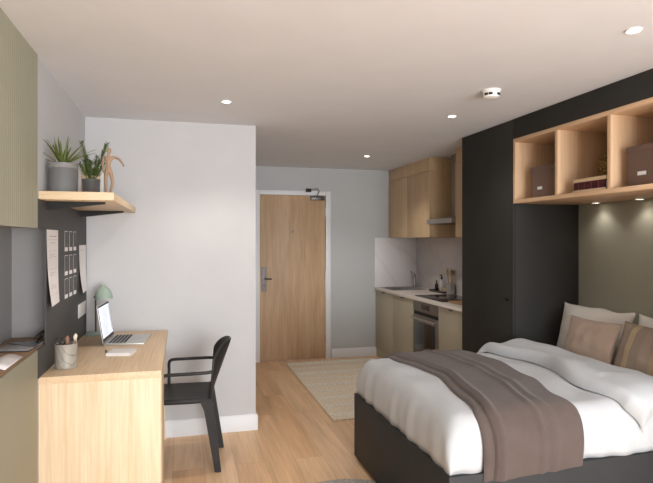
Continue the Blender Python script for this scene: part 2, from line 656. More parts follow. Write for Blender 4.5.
for y, y2 in ((3.163, 3.185), (3.282, 3.262)):
    MB().tube([(-.735, y, .994), (-.745, y, .993), (-.752, y + (y2 - y) * 2, .990), (-.755, y + (y2 - y) * 4.2, .984), (-.757, y + (y2 - y) * 5, .972)], .0028, 8).build('temple_arm', M['black_plastic'], t3)

# ------------------------------------------------------------------ pinned papers
def sheet(name, y0, y1, z0, z1, curl, label, cat, lines, mat=('paper', 'ink'), group=None):
    x0 = -.680
    def cx(v):   # v 0 top .. 1 bottom: the sheet peels off the board towards its foot
        return x0 + curl * .25 * max(0, v - .45) ** 2 / .3
    b = MB()
    def fn(u, v):
        return Vector((cx(v) + curl * .6 * v * v * (1 - u), y0 + u * (y1 - y0), z1 - v * (z1 - z0)))
    b.surf(fn, 6, 18)
    for (u0, u1, v, hh) in lines:
        a, c = fn(u0, v), fn(u1, v)
        a2, c2 = fn(u0, v + hh), fn(u1, v + hh)
        e = Vector((.0012, 0, 0))
        b.quad(a + e, c + e, c2 + e, a2 + e, 1)
    o = b.build(name, [M[mat[0]], M[mat[1]]], origin=(x0, (y0 + y1) / 2, z0), recalc=False)
    return tag(o, label, cat, group)


L1 = [(.2, .8, .08, .012), (.1, .9, .13, .004), (.3, .7, .17, .006), (.1, .9, .28, .003), (.15, .7, .33, .005), (.15, .8, .36, .005), (.1, .9, .52, .003), (.15, .75, .57, .005), (.15, .6, .60, .005), (.15, .7, .74, .005), (.15, .8, .77, .005), (.1, .9, .86, .003)]
sheet('pinned_paper', 3.104, 3.372, 1.15, 1.553, .03, 'long white printed paper pinned beside the recess, its foot curling off the board', 'paper', L1)
sheet('pinned_paper', 4.02, 4.29, 1.135, 1.462, .03, 'blank pinkish white paper pinned beside the corner, above the white wall plate', 'paper', [(.2, .8, .1, .008)])
rows = (('top', 1.43, 1.552), ('middle', 1.285, 1.405), ('bottom', 1.145, 1.265))
cols = (('on the recess side', 3.556), ('in the centre', 3.692), ('on the corner side', 3.828))
for rn, z0, z1 in rows:
    for cn, y in cols:
        p = thing('photo_print', (-.6805, y + .045, z0), 'small photo print in the %s row of the pinboard grid, %s' % (rn, cn), 'photo', 'photo prints on the pinboard')
        MB().box(-.6808, -.6800, y, y + .088, z0, z1).build('print_border', M['paper'], p)
        MB().box(-.6799, -.6797, y + .0005, y + .0845, z0 + .024, z1 - .003).build('print_image', M['photo_grey'], p)
t = thing('wall_plate', (-.681, 4.12, .97), 'blank white rectangular wall plate on the board above the desk lamp base', 'wall plate')
MB().box(-.681, -.677, 3.985, 4.27, .968, 1.06, .0015).build('plate', M['white'], t)

# ------------------------------------------------------------------ floating shelf and what stands on it
ZS = 1.742
t = thing('floating_shelf', (-.515, 3.65, 1.70), 'thick oak floating shelf on the white wall above the pinboard', 'shelf')
MB().box(XL + .001, -.34, 2.975, 4.318, 1.7005, ZS, .002).build('shelf_board', M['oak_s'], t)
for y in (3.11, 4.06):
    br = MB()
    br.prism([(-.6795, 1.700), (-.40, 1.700), (-.40, 1.690), (-.6795, 1.655)], 1, y, y + .03)
    br.build('bracket', M['bracket_black'], t)


def blade(b, root, direction, length, width, droop, m=0, n=10, fold=.25):
    d0 = Vector(direction).normalized()
    side = d0.cross(Vector((0, 0, 1)))
    if side.length < .05:
        side = Vector((1, 0, 0))
    side.normalize()
    p = Vector(root)
    d = d0.copy()
    prev = None
    for k in range(n + 1):
        s = k / n
        w = width * (1 - s) ** .7 * (.75 + .5 * min(1, s * 3)) * .5 + .0003
        nrm = side.cross(d).normalized()
        cur = [b.bm.verts.new(p - side * w + nrm * w * fold), b.bm.verts.new(p), b.bm.verts.new(p + side * w + nrm * w * fold)]
        if prev:
            for q in (0, 1):
                f = b.bm.faces.new([prev[q], prev[q + 1], cur[q + 1], cur[q]])
                f.material_index = m
        prev = cur
        p = p + d * (length / n)
        d = (d + Vector((0, 0, -1)) * droop / n).normalized()


px, py = -.603, 3.10
t = thing('potted_plant', (px, py, ZS), 'spiky leaved plant in the larger grey pot at the near end of the shelf', 'plant')
MB().lathe([(0, 0), (.064, 0), (.068, .004), (.070, .126), (.0695, .128)], (px, py, ZS), 40).build('pot', M['pot'], t)
MB().lathe([(.0695, .128), (.071, .130), (.071, .153), (.065, .155), (.063, .142), (.0, .140)], (px, py, ZS), 40).build('pot_rim', M['pot_rim'], t)
MB().lathe([(.062, .1445), (.03, .147), (0, .148)], (px, py, ZS), 24).build('soil', M['soil'], t)
b = MB()
random.seed(3)
for k in range(26):
    a = k * 2.4 + random.uniform(-.3, .3)
    el = R(random.uniform(45, 84)) if k > 10 else R(random.uniform(24, 46))
    ln = random.uniform(.11, .16) if k > 10 else random.uniform(.16, .195)
    dx, dy, dz = cos(a) * cos(el), sin(a) * cos(el), sin(el)
    if dx < 0:
        ln = min(ln, .085 / max(.05, -dx) * 1.02)
    blade(b, (px + .014 * cos(a), py + .014 * sin(a), ZS + .146), (dx, dy, dz), ln, .0145, random.uniform(.1, .45))
solid(b.build('foliage', M['leaf'], t), .0012)

px, py = -.533, 3.55
t = thing('potted_plant', (px, py, ZS), 'feathery upright plant in the smaller dark grey pot beside the wooden figure', 'plant')
MB().lathe([(0, 0), (.046, 0), (.049, .004), (.0505, .106), (.052, .108), (.052, .121), (.046, .123), (.045, .113), (0, .111)], (px, py, ZS), 36).build('pot', M['pot_dark'], t)
MB().lathe([(.0445, .115), (.02, .118), (0, .119)], (px, py, ZS), 20).build('soil', M['soil'], t)
fol, stm = MB(), MB()
random.seed(11)
for k, (dx, dy, ln) in enumerate(((-.22, .1, .235), (.36, -.05, .235), (-.1, -.2, .14), (.16, .2, .15), (.5, .25, .12), (-.5, -.1, .10), (.05, -.3, .11), (-.3, .3, .13))):
    d0 = Vector((dx, dy, 1)).normalized()
    p0 = Vector((px + dx * .03, py + dy * .03, ZS + .113))
    stm.tube([p0, p0 + d0 * ln * .5, p0 + d0 * ln], [.004, .0035, .0014], 6)
    n = int(ln / .0145)
    side = d0.cross(Vector((0.2, -1, 0))).normalized()
    for i in range(2, n + 1):
        q = p0 + d0 * ln * (i / n)
        for sg in (-1, 1):
            blade(fol, q, d0 * 1.0 + side * sg * .62 + Vector((0, random.uniform(-.35, .35), 0)), .034 * (1.1 - .35 * i / n), .021, .15, n=5)
stm.build('stems', M['leaf2'], t)
solid(fol.build('foliage', M['leaf2'], t), .001)

# wooden artist's figure (one continuous body grown with a skin modifier)
t = thing('wooden_figure', (-.405, 3.30, ZS), 'small jointed wooden artist figure standing with one arm held out', 'figurine')
J = {'pelvis': (0, 0, .152, .0155), 'waist': (-.002, 0, .178, .0115), 'chest': (0, 0, .212, .0185), 'neck': (.002, 0, .238, .007), 'chin': (.003, 0, .249, .0105), 'head': (.005, 0, .268, .0125), 'crown': (.005, 0, .279, .007),
     'lsh': (-.024, 0, .226, .0085), 'lel': (-.03, -.004, .186, .0072), 'lwr': (-.026, -.012, .15, .0055), 'lha': (-.022, -.014, .132, .006),
     'rsh': (.026, 0, .226, .0085), 'rel': (.056, -.004, .216, .0072), 'rwr': (.077, -.006, .188, .0055), 'rha': (.083, -.006, .172, .006),
     'lhip': (-.013, 0, .14, .0125), 'lkn': (-.014, -.004, .078, .009), 'lan': (-.014, .004, .016, .0065), 'lto': (-.016, -.022, .007, .0055),
     'rhip': (.013, 0, .14, .0125), 'rkn': (.024, -.012, .082, .009), 'ran': (.008, .006, .016, .0065), 'rto': (.012, -.02, .007, .0055)}
E_ = [('pelvis', 'waist'), ('waist', 'chest'), ('chest', 'neck'), ('neck', 'chin'), ('chin', 'head'), ('head', 'crown'), ('chest', 'lsh'), ('lsh', 'lel'), ('lel', 'lwr'), ('lwr', 'lha'),
      ('chest', 'rsh'), ('rsh', 'rel'), ('rel', 'rwr'), ('rwr', 'rha'), ('pelvis', 'lhip'), ('lhip', 'lkn'), ('lkn', 'lan'), ('lan', 'lto'), ('pelvis', 'rhip'), ('rhip', 'rkn'), ('rkn', 'ran'), ('ran', 'rto')]
names = list(J)
me = bpy.data.meshes.new('figure_body')
me.from_pydata([J[n][:3] for n in names], [(names.index(a), names.index(c)) for a, c in E_], [])
me.materials.append(M['figure_wood'])
fo = bpy.data.objects.new('figure_body', me)
COL.objects.link(fo)
sk = fo.modifiers.new('skin', 'SKIN')
for k, n in enumerate(names):
    me.skin_vertices[0].data[k].radius = (J[n][3], J[n][3])
    me.skin_vertices[0].data[k].use_root = (n == 'pelvis')
sk.use_smooth_shade = True
subsurf(fo, 2)
fo.parent = t

t = thing('picture_frame', (-.60, 4.0, ZS), 'small white picture frame standing behind the two plant pots', 'picture frame')
rx = Matrix.Rotation(R(-7), 3, 'X')
pv = (-.61, 4.0, ZS)
fr = MB()
for (x0, x1, z0, z1) in ((-.685, -.665, 0, .27), (-.545, -.525, 0, .27), (-.665, -.545, 0, .02), (-.665, -.545, .25, .27)):
    fr.box(x0, x1, 3.99, 4.005, ZS + z0, ZS + z1, .001, rot=rx, piv=pv)
fr.build('frame', M['white'], t)
MB().box(-.665, -.545, 3.998, 4.003, ZS + .02, ZS + .25, rot=rx, piv=pv).build('picture', M['book_cream'], t)
MB().tube([(-.605, 4.0, ZS + .16), (-.605, 4.09, ZS + .002)], .005, 8).build('easel_strut', M['white'], t)

# ------------------------------------------------------------------ desk
ZT = .818
t = thing('desk', (-.40, 3.65, 0), 'oak desk with full end panel and drawers, pushed against the pinboard wall', 'desk')
MB().box(-.689, -.107, 2.975, 4.303, ZT - .037, ZT, .0015).build('desk_top', M['oak_y'], t)
MB().box(-.689, -.112, 2.979, 3.011, 0, ZT - .0375, .001).build('end_panel', M['oak_z'], t)
MB().box(-.68, -.125, 4.268, 4.300, 0, ZT - .0375, .001).build('end_panel', M['oak_z'], t)
MB().box(-.65, -.1275, 3.0115, 3.42, .02, ZT - .0375).build('pedestal', M['oak_z'], t)
for zz0, zz1 in ((.03, .285), (.29, .545), (.55, ZT - .04)):
    dr = MB().box(-.127, -.108, 3.0115, 3.42, zz0, zz1, .0015).build('drawer', M['oak_z'], t)
MB().box(-.672, -.652, 3.4205, 4.267, .30, ZT - .0375, .001).build('back_panel', M['oak_y'], t)

# marble pencil pot with brushes
cx, cy = -.601, 3.17
t = thing('pencil_pot', (cx, cy, ZT), 'veined marble pencil pot near the front end of the desk', 'pencil pot')
MB().lathe([(0, 0), (.052, 0), (.055, .003), (.0555, .128), (.054, .13), (.05, .128), (.049, .012), (0, .01)], (cx, cy, ZT), 40).build('pot', M['cup_marble'], t)
def brush(name, foot, tip, r, label, cat, kinds, tiplen=.03, fat=2.2):
    foot, tip = Vector(foot), Vector(tip)
    d = (tip - foot).normalized()
    L_ = (tip - foot).length
    t = thing(name, foot, label, cat)
    MB().tube([foot, foot + d * (L_ - tiplen)], [r * .7, r], 8).build('handle', M[kinds[0]], t)
    a = foot + d * (L_ - tiplen)
    MB().tube([a, a + d * tiplen * .35, a + d * tiplen * .75, tip], [r * 1.2, r * fat, r * fat * .9, r * .4], 10).build('bristles', M[kinds[1]], t)
    return t
zb = ZT + .0125
brush('paint_brush', (cx + .012, cy - .004, zb), (cx + .052, cy - .012, ZT + .182), .0035, 'slim brush with white tip leaning right in the marble pencil pot', 'brush', ('metal', 'bristle'), .035, 3.0)
brush('paint_brush', (cx - .005, cy + .01, zb), (cx + .005, cy + .012, ZT + .168), .008, 'thick brush with a brownish head upright in the marble pencil pot', 'brush', ('brush_wood', 'bristle_pink'), .05, 1.5)
t = thing('scissors', (cx - .03, cy, zb), 'dark handled scissors standing in the marble pencil pot', 'scissors')
MB().tube([(cx - .018, cy - .005, zb), (cx - .024, cy - .005, ZT + .12)], .004, 8).build('blades', M['metal'], t)
for dx in (-.014, .012):
    pts = [(cx - .026 + dx + .011 * cos(a), cy - .005, ZT + .142 + .017 * sin(a)) for a in [2 * pi * i / 16 for i in range(17)]]
    MB().tube(pts, .003, 8).build('grip', M['black_plastic'], t)
b = MB()
t = thing('pencil', (cx + .03, cy + .02, zb), 'plain wooden pencil leaning in the marble pencil pot', 'pencil')
MB().tube([(cx + .03, cy + .015, zb), (cx + .046, cy + .025, ZT + .138)], .0035, 6).build('shaft', M['brush_wood'], t)
MB().tube([(cx + .046, cy + .025, ZT + .138), (cx + .048, cy + .0263, ZT + .15)], [.0035, .0006], 6).build('point', M['bristle'], t)

# notebooks
t = thing('booklet', (-.35, 3.47, ZT), 'small white closed booklet lying on the desk in front of the laptop', 'booklet')
rz = Matrix.Rotation(R(-10), 3, 'Z')
pv = (-.35, 3.47, 0)
bk = MB()
for za, zb2 in ((ZT, ZT + .002), (ZT + .015, ZT + .017)):
    bk.box(-.42, -.28, 3.40, 3.545, za, zb2, .0005, rot=rz, piv=pv)
bk.box(-.423, -.419, 3.40, 3.545, ZT, ZT + .017, .0005, rot=rz, piv=pv)
bk.build('cover', M['white'], t)
MB().box(-.418, -.285, 3.403, 3.541, ZT + .002, ZT + .015, rot=rz, piv=pv).build('page_block', M['paper'], t)
t = thing('pen', (-.44, 3.50, ZT), 'dark pen lying beside the white booklet on the desk', 'pen')
MB().tube([(-.452, 3.565, ZT + .006), (-.425, 3.44, ZT + .006)], .0055, 10).build('barrel', M['dark_metal'], t)
MB().tube([(-.425, 3.44, ZT + .006), (-.4225, 3.428, ZT + .006)], [.0055, .001], 10).build('nib', M['metal'], t)

# laptop (built at its own origin, then turned)
lp = thing('laptop', (0, 0, 0), 'open silver laptop with a lit white page on its screen, on the desk', 'laptop')
MB().box(0, .25, -.175, .175, .003, .017, .004).build('laptop_base', M['laptop'], lp)
kb = MB()
for i in range(5):
    for j in range(12):
        kb.box(.024 + i * .0225, .041 + i * .0225, -.150 + j * .0255, -.131 + j * .0255, .0170, .0192, .001)
kb.build('keyboard', M['keys'], lp)
MB().box(.15, .238, -.06, .06, .0172, .0178, .0002).build('trackpad', M['laptop'], lp)
lt = Matrix.Rotation(R(-9), 3, 'Y')
lid = MB().box(-.006, 0, -.175, .175, .017, .262, .0025, rot=lt, piv=(0, 0, .017)).build('laptop_lid', M['laptop'], lp)
MB().box(0.0003, .0015, -.17, .17, .024, .257, rot=lt, piv=(0, 0, .017)).build('screen_bezel', M['keys'], lid)
s = MB()
s.box(.0016, .0022, -.16, .16, .046, .245, m=0, rot=lt, piv=(0, 0, .017))
random.seed(5)
for k in range(13):
    z = .225 - k * .0135
    w = random.uniform(.1, .2)
    s.box(.0022, .0025, -.11, -.11 + w, z, z + .004, m=1, rot=lt, piv=(0, 0, .017))
s.box(.0022, .0025, .125, .15, .06, .235, m=1, rot=lt, piv=(0, 0, .017))
s.build('screen', [M['screen'], M['screen_text']], lid)
lp.location = (-.478, 3.92, ZT - .003)
lp.rotation_euler.z = R(-4)

# desk lamp
t = thing('desk_lamp', (-.603, 4.22, ZT), 'pale sage green desk lamp with domed head behind the laptop', 'lamp')
lx, ly = -.603, 4.22
MB().lathe([(0, 0), (.072, 0), (.074, .004), (.07, .013), (.02, .018), (.012, .022), (0, .022)], (lx, ly, ZT), 36).build('lamp_base', M['lamp_green'], t)
MB().tube([(lx, ly, ZT + .02), (lx - .002, ly, ZT + .27)], .0055, 10).build('stem', M['dark_metal'], t)
MB().lathe([(0, -.014), (.011, -.012), (.011, .012), (0, .014)], (lx - .002, ly, ZT + .27), 16, axis=(0, 1, 0)).build('joint_knob', M['dark_metal'], t)
MB().tube([(lx - .002, ly, ZT + .27), (lx + .02, ly - .02, ZT + .315), (lx + .05, ly - .045, ZT + .352)], .0055, 10).build('upper_arm', M['lamp_green'], t)
hd = Vector((.10, -.06, -.95)).normalized()
hc = Vector((lx + .052, ly - .047, ZT + .362))
hs = MB().lathe([(.0, -.002), (.014, 0), (.018, .006), (.02, .016), (.034, .026), (.05, .048), (.058, .076), (.0615, .104), (.0585, .104), (.054, .076), (.044, .048), (.02, .03), (0, .028)], hc, 36, axis=hd).build('lamp_head', M['lamp_green'], t)
MB().lathe([(0, .094), (.02, .092), (.03, .08), (.028, .06), (.014, .044), (.014, .03)], hc, 24, axis=hd).build('bulb', M['white'], hs)

# ------------------------------------------------------------------ chair
ch = thing('armchair', (.02, 3.82, 0), 'black moulded chair with slim armrests pulled up to the oak desk', 'chair')
b = MB()
YC = 3.82
def seat_fn(u, v):
    x = -.245 + .435 * u
    w = .205 + .02 * sin(pi * min(1, u * .9))
    y = YC + (2 * v - 1) * w
    e = (1 - abs(2 * v - 1) ** 3) * (1 - abs(2 * u - 1) ** 4)
    return Vector((x, y, .482 - .014 * e - .018 * max(0, .12 - u) / .12))
subsurf(solid(b.surf(seat_fn, 14, 14).build('seat', M['black_plastic'], ch, recalc=False), .034), 1)
def back_fn(u, v):
    q = 2 * u - 1
    zt = .830 - .10 * abs(q) ** 4
    z = .463 + (zt - .463) * v
    y = YC + q * (.205 + .022 * sin(pi * v * .9))
    x = .188 + (z - .47) * (.06 + .31 * (1 - q * q))
    return Vector((x, y, z))
subsurf(solid(MB().surf(back_fn, 18, 14).build('backrest', M['black_plastic'], ch), .016, 0), 1)
for sy in (-1, 1):
    y = YC + sy * .236
    pts = [(-.108, y - sy * .012, .462), (-.11, y, .52), (-.11, y, .612), (-.106, y, .63), (-.092, y, .640), (-.068, y, .643), (.06, y, .645), (.16, y - sy * .004, .647), (.205, y - sy * .02, .648)]
    MB().tube(pts, [.013] * 9, 12, flat=.85).build('armrest', M['black_plastic'], ch)
    yl = YC + sy * .21
    b = MB()
    fx = .018 if sy > 0 else 0
    b.prism([(.12, .47), (.185, .475), (.207, .44), (.258 + fx, 0), (.218 + fx, 0), (.15, .40), (.135, .435)], 1, yl - .019, yl + .019, bev=.004)
    b.build('leg', M['black_plastic'], ch)
    b = MB()
    b.prism([(-.235, .47), (-.185, .47), (-.225, 0), (-.258, 0)], 1, yl - .019, yl + .019, bev=.004)
    b.build('leg', M['black_plastic'], ch)

ch.rotation_euler.z = R(-4)
# ------------------------------------------------------------------ rugs
rg = MB().box(1.205, 2.34, 4.345, 6.52, 0, .013, .004)
random.seed(2)
for r_ in range(9):
    y0 = 4.46 + r_ * .242
    for k in range(24):
        x = 1.25 + k * .045
        a = R(random.uniform(18, 36))
        ll = (.05 if r_ % 2 == 0 else .024) * random.uniform(.8, 1.1)
        rg.box(x - .008, x + .008, y0 - ll, y0 + ll, .012, .020, .003, m=1, rot=Matrix.Rotation(a, 3, 'Z'))
tag(rg.build('rug', [M['rug'], M['rug_tuft']]), 'beige woven rug with rows of cream tufts in front of the door', 'rug')
tag(MB().lathe([(0, 0), (.418, 0), (.422, .004), (.418, .011), (0, .012)], (.90, 2.845, 0), 64).build('rug', M['rug_grey']), 'grey woven rug just showing at the foot of the bed', 'rug')

# ------------------------------------------------------------------ wardrobe run
t = thing('wardrobe', (2.69, 3.97, 0), 'tall off-black wardrobe between the kitchen and the bed', 'wardrobe')
MB().box(XF + .02, XR - .001, 3.585, 4.355, 0, H - .001, .001).build('carcass', M['black'], t)
wd = MB().box(XF, XF + .0195, 3.587, 4.353, .05, H - .003, .0015).build('door', M['black'], t)
MB().lathe([(0, 0), (.006, 0), (.006, .012), (.0135, .016), (.0135, .024), (0, .026)], (XF, 3.645, 1.045), 20, axis=(-1, 0, 0)).build('knob', M['black_glass'], wd)
YN = 2.17
struct(MB().box(XF, XR - .001, YN, 3.584, 2.2505, H - .001, .001).build('trim_3', M['black']), 'off-black bulkhead above the open shelf unit')
tag(MB().box(2.96, XR - .0005, 2.168, 3.584, .002, 1.768, .001).build('wall_panel', M['niche_green']), 'smooth sage green panel on the wall behind the bed pillows', 'wall panel')

t = thing('shelf_unit', (2.67, 2.87, 1.769), 'open oak shelf unit of box compartments hung above the bed', 'shelf unit')
z0, z1, th = 1.769, 2.249, .027
MB().box(XF, 2.998, YN, 3.583, z0, z0 + th, .001).build('bottom_board', M['oak_h'], t)
MB().box(XF, 2.998, YN, 3.583, z1 - th, z1, .001).build('top_board', M['oak_h'], t)
for y in (3.556, 3.085, 2.624, 2.171):
    MB().box(XF + .0005, 2.998, y, y + th, z0 + th, z1 - th, .0005).build('upright', M['oak_u'], t)
MB().box(2.978, 2.998, YN + .03, 3.556, z0 + th, z1 - th).build('back_board', M['oak_h'], t)
ZB = z0 + th

def storage_box(y0, y1, x0, x1, h, label):
    t = thing('storage_box', ((x0 + x1) / 2, (y0 + y1) / 2, ZB), label, 'box', 'brown fabric storage boxes in the shelf unit')
    MB().box(x0, x1, y0, y1, ZB + .0008, ZB + h - .002, .004).build('box_body', M['box'], t)
    MB().box(x0 - .004, x1 + .004, y0 - .004, y1 + .004, ZB + h - .035, ZB + h, .004).build('lid', M['box'], t)
    w = (y1 - y0) * .18
    yl = y1 - .075
    lb = MB().box(x0 - .003, x0, yl - w, yl, ZB + h * .25, ZB + h * .36, .0008).build('label_holder', M['metal'], t)
    MB().box(x0 - .004, x0 - .003, yl - w + .003, yl - .003, ZB + h * .25 + .003, ZB + h * .36 - .003).build('label_card', M['paper'], lb)

storage_box(3.125, 3.43, 2.43, 2.83, .222, 'smaller looking brown storage box in the shelf compartment by the wardrobe')
storage_box(2.21, 2.552, 2.43, 2.85, .225, 'brown lidded storage box in the compartment farthest from the wardrobe')

bx = thing('book', (2.5, 2.81, ZB), 'thin cream book at the bottom of the stack in the shelf unit', 'book', 'books stacked flat in the shelf unit')
MB().box(2.40, 2.58, 2.68, 2.965, ZB + .0006, ZB + .014, .001).build('cover', M['book_cream'], bx)
b2 = thing('book', (2.5, 2.81, ZB + .0142), 'thick maroon book in the middle of the stack in the shelf unit', 'book', 'books stacked flat in the shelf unit')
c = MB().box(2.41, 2.565, 2.686, 2.955, ZB + .0142, ZB + .018).box(2.41, 2.565, 2.686, 2.955, ZB + .058, ZB + .062).box(2.405, 2.412, 2.686, 2.955, ZB + .0142, ZB + .062, .002)
for y in (2.74, 2.80, 2.86, 2.91):
    c.box(2.4035, 2.406, y, y + .004, ZB + .016, ZB + .060, m=1)
c.build('cover', [M['book_red'], M['gold']], b2)
MB().box(2.4125, 2.56, 2.69, 2.951, ZB + .0182, ZB + .0578).build('page_block', M['paper'], b2)
b3 = thing('book', (2.5, 2.81, ZB + .0622), 'beige book on top of the maroon book, under the woven vase', 'book', 'books stacked flat in the shelf unit')
MB().box(2.395, 2.60, 2.67, 2.955, ZB + .0622, ZB + .0655, .0008).box(2.395, 2.60, 2.67, 2.955, ZB + .0795, ZB + .083, .0008).build('cover', M['book_cream'], b3)
MB().box(2.40, 2.597, 2.674, 2.951, ZB + .0655, ZB + .0795).build('page_block', M['book_cream'], b3)
tag(MB().lathe([(0, 0), (.045, 0), (.06, .012), (.073, .05), (.074, .085), (.062, .125), (.044, .145), (.038, .147), (.036, .135), (.0, .11)], (2.50, 2.755, ZB + .0832), 40).build('woven_vase', M['seagrass']),
    'round woven seagrass vase standing on the stacked books', 'vase')


# ------------------------------------------------------------------ downlights
def downlight(name, x, y, z, r, label, cat, group, power, blend=.6, size=120):
    t = thing(name, (x, y, z), label, cat, group)
    MB().lathe([(r, 0), (r, -.004), (r * .82, -.006), (r * .78, -.002), (r * .78, 0)], (x, y, z), 32).build('bezel', M['white'], t)
    MB().lathe([(r * .78, -.001), (0, -.0025)], (x, y, z), 32).build('lens', M['lamp_on'], t)
    l = bpy.data.lights.new('lamp_glow', 'SPOT')
    l.energy = power
    l.spot_size = R(size)
    l.spot_blend = blend
    l.shadow_soft_size = .04
    l.color = (1, .96, .91)
    lo = bpy.data.objects.new('lamp_glow', l)
    COL.objects.link(lo)
    lo.parent = t
    lo.location = (0, 0, -.012)
    return t


G = 'round recessed downlights in the ceiling'
downlight('downlight', .276, 3.60, H, .035, 'lit ceiling downlight above the desk chair, closest to the white partition', 'downlight', G, 26)
downlight('downlight', 1.896, 3.61, H, .035, 'lit ceiling downlight just beyond the smoke detector', 'downlight', G, 10)
downlight('downlight', 1.918, 5.566, H, .035, 'lit ceiling downlight nearest the kitchen cabinets', 'downlight', G, 26)
downlight('downlight', 1.872, 1.93, H, .035, 'lit ceiling downlight nearest the camera, over the bed', 'downlight', G, 10)
G = 'small downlights under the shelf unit'
downlight('shelf_light', 2.89, 3.32, z0, .03, 'small lit spotlight under the shelf unit, nearer the wardrobe', 'downlight', G, 1.3)
downlight('shelf_light', 2.89, 2.93, z0, .03, 'small lit spotlight under the shelf unit, farther from the wardrobe', 'downlight', G, 1.3)

t = thing('smoke_detector', (1.80, 2.93, H), 'round white smoke detector with dark vents on the ceiling', 'smoke detector')
MB().lathe([(0, 0), (.058, 0), (.058, -.012), (.052, -.014), (.05, -.03), (.046, -.044), (.03, -.05), (0, -.051)], (1.80, 2.93, H), 40).build('housing', M['white'], t)
for k in range(12):
    if k % 3 == 2:
        continue
    v = MB()
    a0 = 2 * pi * k / 12 + .2
    for i in range(6):
        a, c = a0 + i * .46 / 6, a0 + (i + 1) * .46 / 6
        q = [(1.80 + r_ * cos(g), 2.93 + r_ * sin(g), H - z) for r_, g, z in ((.0525, a, .022), (.0525, c, .022), (.0505, c, .036), (.0505, a, .036))]
        v.quad(*q)
    v.build('vent_slot', M['black'], t)

# ------------------------------------------------------------------ kitchen
XK = 2.418   # front of the base doors
ZC = .885


def base_unit(y0, y1, label):
    t = thing('base_cabinet', ((XK + XR) / 2, (y0 + y1) / 2, 0), label, 'cabinet', 'sage kitchen base cabinets')
    cb = MB().box(XK + .02, XR - .001, y0 + .001, y0 + .019, .10, ZC - .031).box(XK + .02, XR - .001, y1 - .019, y1 - .001, .10, ZC - .031)
    cb.box(XK + .02, XR - .001, y0 + .0192, y1 - .0192, .10, .118).box(XR - .01, XR - .001, y0 + .0192, y1 - .0192, .1182, ZC - .031)
    cb.build('carcass', M['sage_k'], t)
    MB().box(XK + .006, XK + .019, y0 + .001, y1 - .001, 0, .10).build('plinth', M['sage_k'], t)
    d = MB().box(XK, XK + .0195, y0 + .002, y1 - .002, .105, ZC - .034, .0012).build('door', M['sage_k'], t)
    yc = (y0 + y1) / 2
    MB().box(XK - .014, XK + .004, yc - .03, yc + .03, ZC - .05, ZC - .038, .002).build('pull_tab', M['dark_metal'], d)


base_unit(6.08, YD - .001, 'sage base cabinet next to the door wall, under the sink')
base_unit(5.48, 6.08, 'sage base cabinet between the sink unit and the oven')
base_unit(4.36, 4.88, 'sage base cabinet between the oven and the black wardrobe')
t = thing('worktop', (2.7, 5.5, ZC - .03), 'pale slim worktop running along the whole kitchenette', 'worktop')
w = MB()
w.box(2.40, 2.47, 4.357, YD - .001, ZC - .03, ZC, .0015).box(2.88, XR - .001, 4.357, YD - .001, ZC - .03, ZC, .0015)
w.box(2.47, 2.88, 4.357, 6.20, ZC - .03, ZC).box(2.47, 2.88, 6.60, YD - .001, ZC - .03, ZC)
w.build('slab', M['counter'], t)
t = thing('oven', (2.7, 5.18, 0), 'built-in steel oven with dark glass door below the hob', 'oven')
MB().box(XK + .02, XR - .01, 4.882, 5.478, .10, ZC - .031).build('oven_body', M['oven_steel'], t)
MB().box(XK + .05, XK + .066, 4.882, 5.478, 0, .10).build('plinth', M['black'], t)
cp = MB().box(XK - .002, XK + .0195, 4.884, 5.476, .742, ZC - .034, .002).build('control_panel', M['oven_steel'], t)
MB().box(XK - .003, XK - .001, 5.08, 5.28, .775, .825).build('display', M['black_glass'], cp)
MB().box(XK + .006, XK + .019, 4.884, 5.476, .705, .741).build('vent_gap', M['black'], t)
od = MB().box(XK - .004, XK + .0195, 4.884, 5.476, .16, .704, .002).build('door', M['oven_steel'], t)
MB().box(XK - .006, XK - .004, 4.945, 5.415, .21, .635, .0005).build('window_glass', M['black_glass'], od)
hb = MB().tube([(XK - .04, 4.91, .675), (XK - .04, 5.45, .675)], .011, 12).build('handle', M['metal'], od)
for y in (4.94, 5.42):
    MB().tube([(XK - .04, y, .675), (XK - .002, y, .675)], .006, 8).build('handle_post', M['metal'], hb)
MB().box(XK + .0, XK + .0195, 4.884, 5.476, .105, .158, .001).build('lower_trim', M['oven_steel'], t)

t = thing('hob', (2.75, 5.2, ZC), 'black glass hob set into the worktop above the oven', 'hob')
MB().box(2.47, 2.93, 4.90, 5.56, ZC, ZC + .006, .002).build('glass_plate', M['black_glass'], t)
for (x, y, q) in ((2.59, 5.07, .075), (2.81, 5.07, .09), (2.59, 5.38, .09), (2.81, 5.38, .075)):
    MB().lathe([(q, .0063), (q + .003, .0066), (q + .006, .0063)], (x, y, ZC), 32).build('cooking_zone', M['dark_metal'], t)

t = thing('sink', (2.68, 6.4, ZC), 'stainless steel inset sink at the door end of the worktop', 'sink')
s = MB()
s.lathe([(0, -.15), (.03, -.15)], (2.68, 6.40, ZC), 24)
def sinkring(d, z):
    return [(2.455 + d, 6.185 + d, z), (2.895 - d, 6.185 + d, z), (2.895 - d, 6.615 - d, z), (2.455 + d, 6.615 - d, z)]
rs = [sinkring(0, ZC + .0005), sinkring(0, ZC + .005), sinkring(.012, ZC + .006), sinkring(.03, ZC + .002), sinkring(.045, ZC - .14), sinkring(.07, ZC - .15)]
s = MB()
for a, c in zip(rs, rs[1:]):
    for k in range(4):
        s.quad(a[k], a[(k + 1) % 4], c[(k + 1) % 4], c[k])
s.quad(*rs[-1])
s.build('bowl', M['metal'], t)
MB().lathe([(0, .004), (.028, .003), (.03, 0)], (2.68, 6.4, ZC - .15), 24).build('drain', M['dark_metal'], t)
t = thing('kitchen_tap', (2.905, 6.55, ZC), 'tall steel mixer tap standing at the back of the sink', 'tap')
tx, ty = 2.905, 6.55
